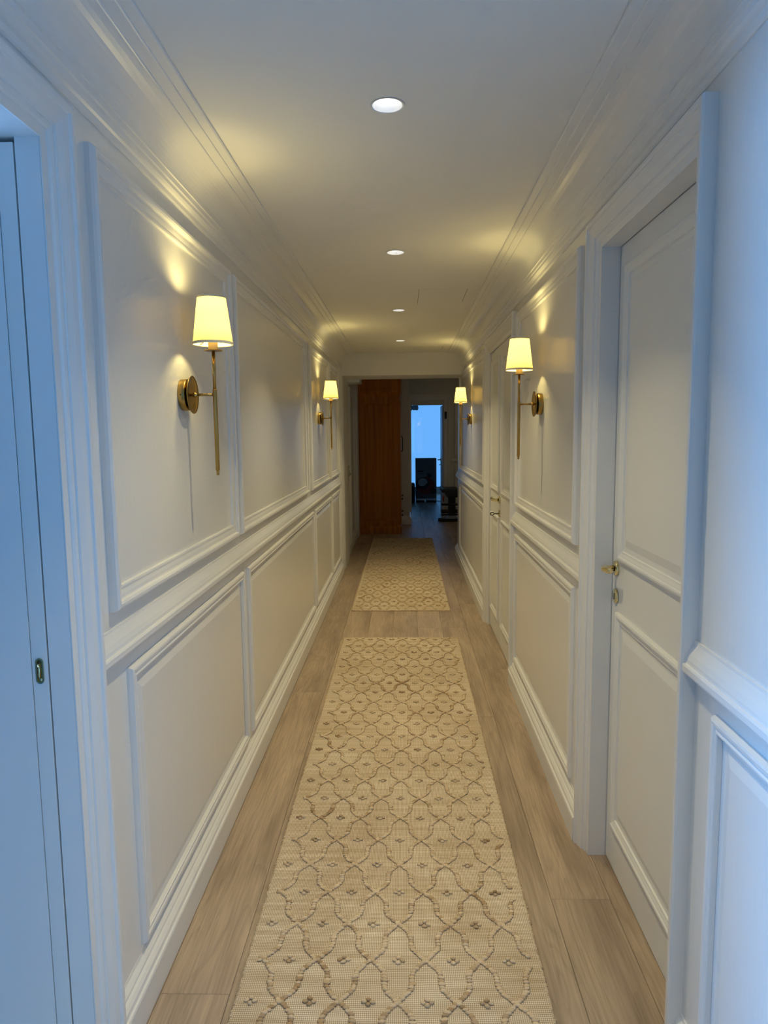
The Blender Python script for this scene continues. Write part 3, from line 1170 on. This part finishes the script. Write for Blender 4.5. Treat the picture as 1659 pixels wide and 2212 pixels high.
# one arm of the lattice between two crossings, in units of (HX, RY)
ARM = [(0, 0), (.13, .07), (.30, .17), (.43, .27), (.495, .37), (.505, .50), (.505, .63), (.57, .73), (.70, .83), (.87, .93), (1, 1)]


def arm_points(n=15):
    seg = []
    for (a, b2), (c, d) in zip(ARM, ARM[1:]):
        seg.append(math.hypot((c - a) * HX, (d - b2) * RY))
    tot = sum(seg)
    out = []
    for k in range(n):
        s = tot * (k + .5) / n
        i = 0
        while s > seg[i]:
            s -= seg[i]
            i += 1
        (a, b2), (c, d) = ARM[i], ARM[i + 1]
        t = s / seg[i]
        out.append((a + (c - a) * t, b2 + (d - b2) * t))
    return out


def bead_template():
    vs, fs = [], []
    n, rows = 8, 5
    for i in range(rows):
        th = -.75 + (PI / 2 + .75) * i / rows
        for k in range(n):
            a = 2 * PI * k / n
            vs.append((math.cos(th) * math.cos(a), math.cos(th) * math.sin(a), math.sin(th)))
    vs.append((0, 0, 1))
    for i in range(rows - 1):
        for k in range(n):
            j = (k + 1) % n
            fs.append((i * n + k, i * n + j, (i + 1) * n + j, (i + 1) * n + k))
    for k in range(n):
        fs.append(((rows - 1) * n + k, (rows - 1) * n + (k + 1) % n, rows * n))
    return vs, fs


BV, BF = bead_template()


def beads_mesh(name, beads):
    V, F, T = [], [], []
    for (x, y, z, rx, ry, rz, ang, tone) in beads:
        o = len(V)
        ca, sa = math.cos(ang), math.sin(ang)
        for (a, b2, c) in BV:
            p, q = a * rx, b2 * ry
            V.append((x + p * ca - q * sa, y + p * sa + q * ca, z + c * rz))
            T.append(tone)
        F += [tuple(o + i for i in f) for f in BF]
    me = bpy.data.meshes.new(name)
    me.from_pydata(V, [], F)
    for p in me.polygons:
        p.use_smooth = True
    at = me.attributes.new('tone', 'FLOAT', 'POINT')
    at.data.foreach_set('value', T)
    return me


def rug_pattern(x_ref, y_ref):
    """x_ref, y_ref: rug-local position of one crossing"""
    beads = []
    W2, L2 = RUG_W / 2, RUG_L / 2
    pts = arm_points()
    # slow dye drift from place to place
    blobs = [(rnd.uniform(-W2, W2), rnd.uniform(-L2, L2), rnd.uniform(.06, .16)) for _ in range(46)]

    def tone(x, y):
        t = .46 + rnd.uniform(-.34, .34)
        for bx_, by_, br_ in blobs:
            d = math.hypot(x - bx_, y - by_)
            if d < br_:
                t -= .32 * (1 - d / br_)
        return max(0, min(1, t))

    j0, j1 = int((-L2 - y_ref) / RY) - 1, int((L2 - y_ref) / RY) + 1
    i0, i1 = int((-W2 - x_ref) / HX) - 1, int((W2 - x_ref) / HX) + 1
    for j in range(j0, j1 + 1):
        for i in range(i0, i1 + 1):
            cx, cy = x_ref + i * HX, y_ref + j * RY
            if (i + j) % 2 == 0:
                for s in (-1, 1):
                    wob = rnd.uniform(-.002, .002)
                    for (a, b2) in pts:
                        x = cx + s * a * HX + wob * math.sin(PI * b2) + rnd.uniform(-.0008, .0008)
                        y = cy + b2 * RY + rnd.uniform(-.0010, .0010)
                        if abs(x) < W2 - .030 and abs(y) < L2 - .02:
                            beads.append((x, y, RUG_T + .0030, .0098 * rnd.uniform(.80, 1.15), .0060 * rnd.uniform(.8, 1.15), .0047 * rnd.uniform(.7, 1.25), s * rnd.uniform(.0, .45), tone(x, y)))
            elif abs(cx) < W2 - .012 and abs(cy) < L2 - .02:
                for dx, dy in ((0, -.009), (-.011, 0), (.011, 0), (0, .009)):
                    x, y = cx + dx + rnd.uniform(-.001, .001), cy + dy + rnd.uniform(-.001, .001)
                    beads.append((x, y, RUG_T + .0030, .0082 * rnd.uniform(.8, 1.1), .0052 * rnd.uniform(.9, 1.1), .0052 * rnd.uniform(.7, 1.1), rnd.uniform(-.5, .5), tone(x, y)))
    return beads


def rug_base():
    """flat woven slab with slightly uneven selvedges"""
    n = 90
    W2, L2 = RUG_W / 2, RUG_L / 2
    top, side = [], MB()
    vs, fs = [], []
    for k in range(n + 1):
        y = -L2 + RUG_L * k / n
        l = -W2 + rnd.uniform(-.0025, .0025)
        r2 = W2 + rnd.uniform(-.0025, .0025)
        vs += [(l, y, 0), (l, y, RUG_T - .002), (l + .004, y, RUG_T), (r2 - .004, y, RUG_T), (r2, y, RUG_T - .002), (r2, y, 0)]
    for k in range(n):
        for a in range(6):
            c = (a + 1) % 6
            fs.append((k * 6 + a, k * 6 + c, (k + 1) * 6 + c, (k + 1) * 6 + a))
    fs += [tuple(range(6)), tuple(n * 6 + a for a in range(6))]
    side.add(vs, fs)
    return side.mesh('woven_ground')


def rug_edges():
    beads = []
    W2, L2 = RUG_W / 2, RUG_L / 2
    for s in (-1, 1):
        y = -L2 + .006
        while y < L2:
            beads.append((s * (W2 - .001) + rnd.uniform(-.0015, .0015), y, .0025, .0068 * rnd.uniform(.7, 1.25), .0036 * rnd.uniform(.8, 1.1), .0072 * rnd.uniform(.85, 1.1), rnd.uniform(-.3, .3), .55 + rnd.uniform(-.3, .3)))
            y += rnd.uniform(.0062, .0085)
        x = -W2
    for s in (-1, 1):
        x = -W2 + .006
        while x < W2:
            beads.append((x, s * (L2 - .002), .003, .0052, .0060, .0070, rnd.uniform(-.3, .3), .5 + rnd.uniform(-.3, .3)))
            x += .0088
    return beads


def runner(cx, cy, label, ground, yarn_me, edge_me):
    t = empty('runner_rug', (cx, cy, .0005), label=label, category='rug', group='jute runner rugs on the corridor floor')
    obj('woven_ground', ground, M_WEAVE, t)
    obj('raised_yarn', yarn_me, M_YARN, t, kind='stuff')
    obj('edge_binding', edge_me, M_YARN, t, kind='stuff')
    return t


CX1, CY1 = -0.047, 4.958 - RUG_L / 2
RG = rug_base()
RE = beads_mesh('edge_binding', rug_edges())
runner(CX1, CY1, 'long natural jute runner with raised trellis pattern, nearest the camera', RG, beads_mesh('raised_yarn', rug_pattern(-.265 - CX1, 2.109 - CY1)), RE)
CX2, CY2 = -0.052, 9.80 - RUG_L / 2
runner(CX2, CY2, 'second jute runner lying farther off before the wardrobe', RG, beads_mesh('raised_yarn', rug_pattern(.012, .03)), RE)

# ------------------------------------------------------------------ wardrobe: its panelled side faces the camera, its doors the hall
def wardrobe():
    x0, x1, y0, y1 = -.690, -.092, 10.30, 11.36
    t = empty('wardrobe', (0, 0, 0), label='tall honey-brown wooden wardrobe with crown cornice, side on to the corridor', category='wardrobe')
    b2 = MB()
    # frame-and-panel side: body sits back, stiles and rails proud
    b2.box(x0, x1, y0 + .018, y1, .11, 2.06)
    b2.build('body', M_WOOD, t)
    for a, c, z0, z1 in ((x0, x0 + .085, .11, 2.06), (x1 - .085, x1, .11, 2.06), (x0 + .085, x1 - .085, .11, .205), (x0 + .085, x1 - .085, 1.93, 2.06)):
        me2 = bevel(MB().box(a, c, y0, y0 + .02, z0, z1).mesh('side_frame'), .003, 2)
        obj('side_frame', me2, M_WOOD, t)
    frame(plane_front(y0 + .018), [(0, 0), (0, .014), (.006, .012), (.016, .003), (.018, 0)], x0 + .083, x1 - .083, .203, 1.932, 'panel_bead', M_WOOD, t)
    # plinth
    pl = MB()
    pl.add([], [])
    vs, fs = [], []
    prof = [(0, 0), (.022, 0), (.022, .092), (.019, .100), (.014, .104), (.010, .114), (.003, .120), (0, .124)]
    base = MB()
    base.box(x0 - .004, x1 + .022, y0 - .022, y1, 0, .094)
    obj('plinth', bevel(base.mesh('plinth'), .003, 2), M_WOOD, t)
    run(plane_front(y0), [(0, .094), (.024, .094), (.024, .102), (.016, .108), (.006, .122), (0, .124)], x0, x1 + .020, 'plinth_molding', M_WOOD, t)
    run(lambda u, z, d: (x1 + d, u, z), [(0, .094), (.022, .094), (.022, .102), (.014, .108), (.004, .122), (0, .124)], y0 - .02, y1, 'plinth_molding', M_WOOD, t)
    # crown
    cr = [(0, 2.00), (.006, 2.00), (.010, 2.03), (.014, 2.045), (.030, 2.085), (.046, 2.105), (.050, 2.115), (.050, 2.150), (.044, 2.155), (.044, 2.30), (.050, 2.305), (.050, 2.335), (0, 2.335)]
    vs, fs = [], []
    for d, z in cr:
        vs += [(x0 - .012 - d * .25, y1, z), (x0 - .012 - d * .25, y0 - d, z), (x1 + d * .62, y0 - d, z), (x1 + d * .62, y1, z)]
    n = len(cr)
    for i in range(n):
        j = (i + 1) % n
        for k in range(3):
            fs.append((i * 4 + k, i * 4 + k + 1, j * 4 + k + 1, j * 4 + k))
    fs += [tuple(i * 4 for i in range(n)), tuple(i * 4 + 3 for i in range(n))]
    MB().add(vs, fs).box(x0, x1, y0, y1, 2.05, 2.33).build('cornice', M_WOOD, t)
    # doors and drawers on the hall face
    yc = (y0 + y1) / 2
    for a, c, hy in ((y0 + .02, yc - .002, yc - .05), (yc + .002, y1 - .02, yc + .05)):
        d = obj('door', bevel(MB().box(x1, x1 + .018, a, c, .64, 1.98).mesh('door'), .003, 2), M_WOOD, t)
        MB().tube([(x1 + .018, hy, 1.22), (x1 + .040, hy, 1.222), (x1 + .044, hy, 1.24), (x1 + .044, hy, 1.43), (x1 + .040, hy, 1.448), (x1 + .018, hy, 1.45)], .006, 8).build('handle', M_BLACKMETAL, d)
    for z0, z1 in ((.135, .375), (.385, .625)):
        d = obj('drawer', bevel(MB().box(x1, x1 + .018, y0 + .02, y1 - .02, z0, z1).mesh('drawer'), .003, 2), M_WOOD, t)
        for ky in (y0 + .25, y1 - .25):
            MB().lathe([(.006, 0), (.006, .010), (.014, .016), (.015, .022), (.010, .028), (.0, .030)], 14, 'x', (x1 + .018, ky, (z0 + z1) / 2)).build('knob', M_DARKMETAL, d)
    return t


wardrobe()

# light switch on the wall corner
s = empty('light_switch', (.055, 11.62, .985), label='small white light switch at the corner beside the bright doorway', category='switch')
obj('plate', bevel(MB().box(0, .010, -.042, .042, -.042, .042).mesh('plate'), .003, 2), M_WHITEPLASTIC, s)
obj('rocker', bevel(MB().box(.010, .016, -.028, .028, -.028, .028).mesh('rocker'), .002, 2), M_WHITEPLASTIC, s)

# ------------------------------------------------------------------ carton with a printed picture
def carton():
    x0, x1, y0, y1, z0, z1 = .212, .660, 15.0, 15.42, .086, .952
    t = empty('carton', (0, 0, 0), label='tall dark carton printed with a red machine, in the bright doorway', category='box')
    obj('body', bevel(MB().box(x0, x1, y0, y1, z0, z1).mesh('body'), .004, 2), M_CARTON, t)
    MB().box(x0 - .004, x1 + .004, y0 - .006, y1 + .004, .048, z0).build('base_tray', M_WHITEPLASTIC, t)
    for a, c in ((x0 + .004, x0 + .19), (x0 + .225, x1 - .004)):
        MB().box(a, c, y0 + .004, y1 - .01, .0, .05).build('runner_foot', M_BLACK, t)
    f = y0 - .0012

    def decal(pts, name, mat, dy=0.0):
        n = len(pts)
        vs = [(x, f - dy, z) for x, z in pts] + [(x, y0, z) for x, z in pts]
        fs = [tuple(range(n))] + [(k, (k + 1) % n, n + (k + 1) % n, n + k) for k in range(n)]
        return MB().add(vs, fs).build(name, mat, t)

    def disc(cx, cz, rx, rz, n=28, a0=0, a1=2 * PI):
        return [(cx + rx * math.cos(a0 + (a1 - a0) * k / n), cz + rz * math.sin(a0 + (a1 - a0) * k / n)) for k in range(n)]
    cx, cz = .425, .365
    decal(disc(cx, cz, .190, .195), 'printed_picture', M_REDINK)
    decal(disc(cx - .055, cz + .055, .135, .125), 'printed_picture', M_INK, .0006)
    decal(disc(cx - .060, cz + .070, .105, .095), 'printed_picture', M_PALEINK, .0012)
    decal([(.24, .345), (.33, .36), (.40, .36), (.46, .42), (.53, .45), (.50, .38), (.44, .33), (.34, .31), (.25, .315)], 'printed_picture', M_INK, .0018)
    decal(disc(.505, .585, .050, .045), 'printed_picture', M_INK, .0018)
    decal(disc(.475, .615, .022, .030), 'printed_picture', M_INK, .0024)
    decal(disc(.585, .245, .075, .060), 'printed_picture', M_INK, .0018)
    decal([(.33, .165), (.36, .165), (.365, .115), (.39, .105), (.33, .105)], 'printed_picture', M_REDINK, .0006)
    decal([(.33, .115), (.41, .115), (.41, .10), (.33, .10)], 'printed_picture', M_INK, .0012)
    # illegible wordmark: a bold row and a thin row
    for k, wd in enumerate((.030, .026, .032, .028)):
        a = .252 + k * .033
        decal([(a, .655), (a + wd, .657), (a + wd, .695), (a, .69)], 'printed_letter', M_INK)
    for k in range(6):
        a = .262 + k * .019
        decal([(a, .618), (a + .015, .618), (a + .015, .632), (a, .632)], 'printed_letter', M_INK)
    return t


carton()

bag = empty('duffel_bag', (.118, 15.05, 0), label='dark navy bag on the floor beside the carton', category='bag')
bm = bmesh.new()
bmesh.ops.create_cube(bm, size=1)
for v_ in bm.verts:
    v_.co = Vector((v_.co.x * .15, v_.co.y * .42, (v_.co.z + .5) * .42))
me = bpy.data.meshes.new('bag_body')
bm.to_mesh(me)
bm.free()
bevel(me, .045, 4)
for p in me.polygons:
    p.use_smooth = True
obj('bag_body', me, M_NAVY, bag)
MB().tube([(-.05, -.215, .30), (-.02, -.225, .37), (.02, -.225, .385), (.06, -.215, .36)], .007, 8).build('bag_handle', M_GREYMETAL, bag)

MB().tube([(.67, 15.28, .006), (.71, 15.25, .006), (.76, 15.22, .006), (.80, 15.23, .006)], .006, 8).build('cable', M_BLACK, label='short dark cable on the floor right of the carton', category='cable')

# pendant lamp in the bright room, its lower edge just inside the doorway
pn = empty('pendant_lamp', (.165, 15.2, 0), label='pale glass pendant lamp hanging at the top of the bright doorway', category='lamp')
for k in range(9):
    a = 2 * PI * k / 9
    MB().lathe([(.0, 1.985), (.020, 1.99), (.034, 2.02), (.030, 2.075), (.012, 2.10), (.0, 2.10)], 12, c=(.085 * math.cos(a), .085 * math.sin(a), .002 * (k % 3))).build('glass_drop', M_PALEGLASS, pn)
MB().lathe([(.0, 2.10), (.11, 2.10), (.11, 2.12), (.02, 2.14), (.0, 2.14)], 28).build('canopy_plate', M_GREYMETAL, pn)
MB().tube([(0, 0, 2.13), (0, 0, 2.60)], .006, 8).build('cord', M_GREYMETAL, pn)

# ------------------------------------------------------------------ weight bench
def bench():
    t = empty('weight_bench', (.775, 11.72, 0), label='black padded exercise bench with roller bars on the dim hall floor', category='bench')
    # seat pad seen end-on: wide top, bevelled underside
    prof = [(-.115, .535), (.135, .540), (.135, .475), (.110, .430), (.095, .415), (-.085, .415), (-.100, .450), (-.115, .480)]
    n = len(prof)
    vs = [(x, -.06, z) for x, z in prof] + [(x, .42, z) for x, z in prof]
    fs = [(k, (k + 1) % n, n + (k + 1) % n, n + k) for k in range(n)] + [tuple(range(n)), tuple(range(n, 2 * n))]
    me2 = bevel(MB().add(vs, fs).mesh('seat_pad'), .010, 3)
    obj('seat_pad', me2, M_BLACK, t)
    obj('back_pad', bevel(MB().box(-.165, .12, .05, .78, .485, .548).mesh('back_pad'), .014, 3), M_BLACK, t)
    obj('post', bevel(MB().box(-.060, .062, .0, .09, .04, .44).mesh('post'), .006, 2), M_BLACKMETAL, t)
    MB().tube([(-.175, -.01, .293), (.18, -.01, .293)], .020, 12).build('upper_bar', M_BLACK, t)
    for s in (-1, 1):
        MB().lathe([(.012, -.065), (.030, -.062), (.034, -.05), (.034, .05), (.030, .062), (.012, .065)], 18, 'x', (s * .115, -.01, .175)).build('foam_roller', M_BLACK, t)
        MB().lathe([(.008, -.04), (.028, -.038), (.030, -.03), (.030, .03), (.028, .038), (.008, .04)], 16, 'x', (s * .195, 0, .032)).build('wheel', M_BLACK, t)
    MB().tube([(-.18, -.01, .118), (.18, -.01, .118)], .014, 10).build('lower_bar', M_BLACKMETAL, t)
    obj('foot_bar', bevel(MB().box(-.215, .215, -.028, .028, .004, .050).mesh('foot_bar'), .008, 2), M_BLACKMETAL, t)
    vs = [(-.10, -.02, .05), (.10, -.02, .05), (.062, -.01, .10), (-.062, -.01, .10), (-.10, .1, .05), (.10, .1, .05), (.062, .08, .10), (-.062, .08, .10)]
    MB().add(vs, [(0, 1, 2, 3), (4, 5, 6, 7), (0, 1, 5, 4), (3, 2, 6, 7), (0, 3, 7, 4), (1, 2, 6, 5)]).build('post_foot', M_GREYMETAL, t)
    MB().tube([(-.14, -.03, .44), (-.145, -.035, .39), (-.14, -.03, .33)], [.010, .012, .006], 8).build('adjusting_knob', M_RED, t)
    MB().tube([(0, .05, .03), (0, .85, .03)], .022, 10).build('floor_rail', M_BLACKMETAL, t)
    MB().tube([(0, .75, .03), (0, .75, .50)], .020, 10).build('rear_post', M_BLACKMETAL, t)
    return t


bench()
bpy.context.view_layer.update()
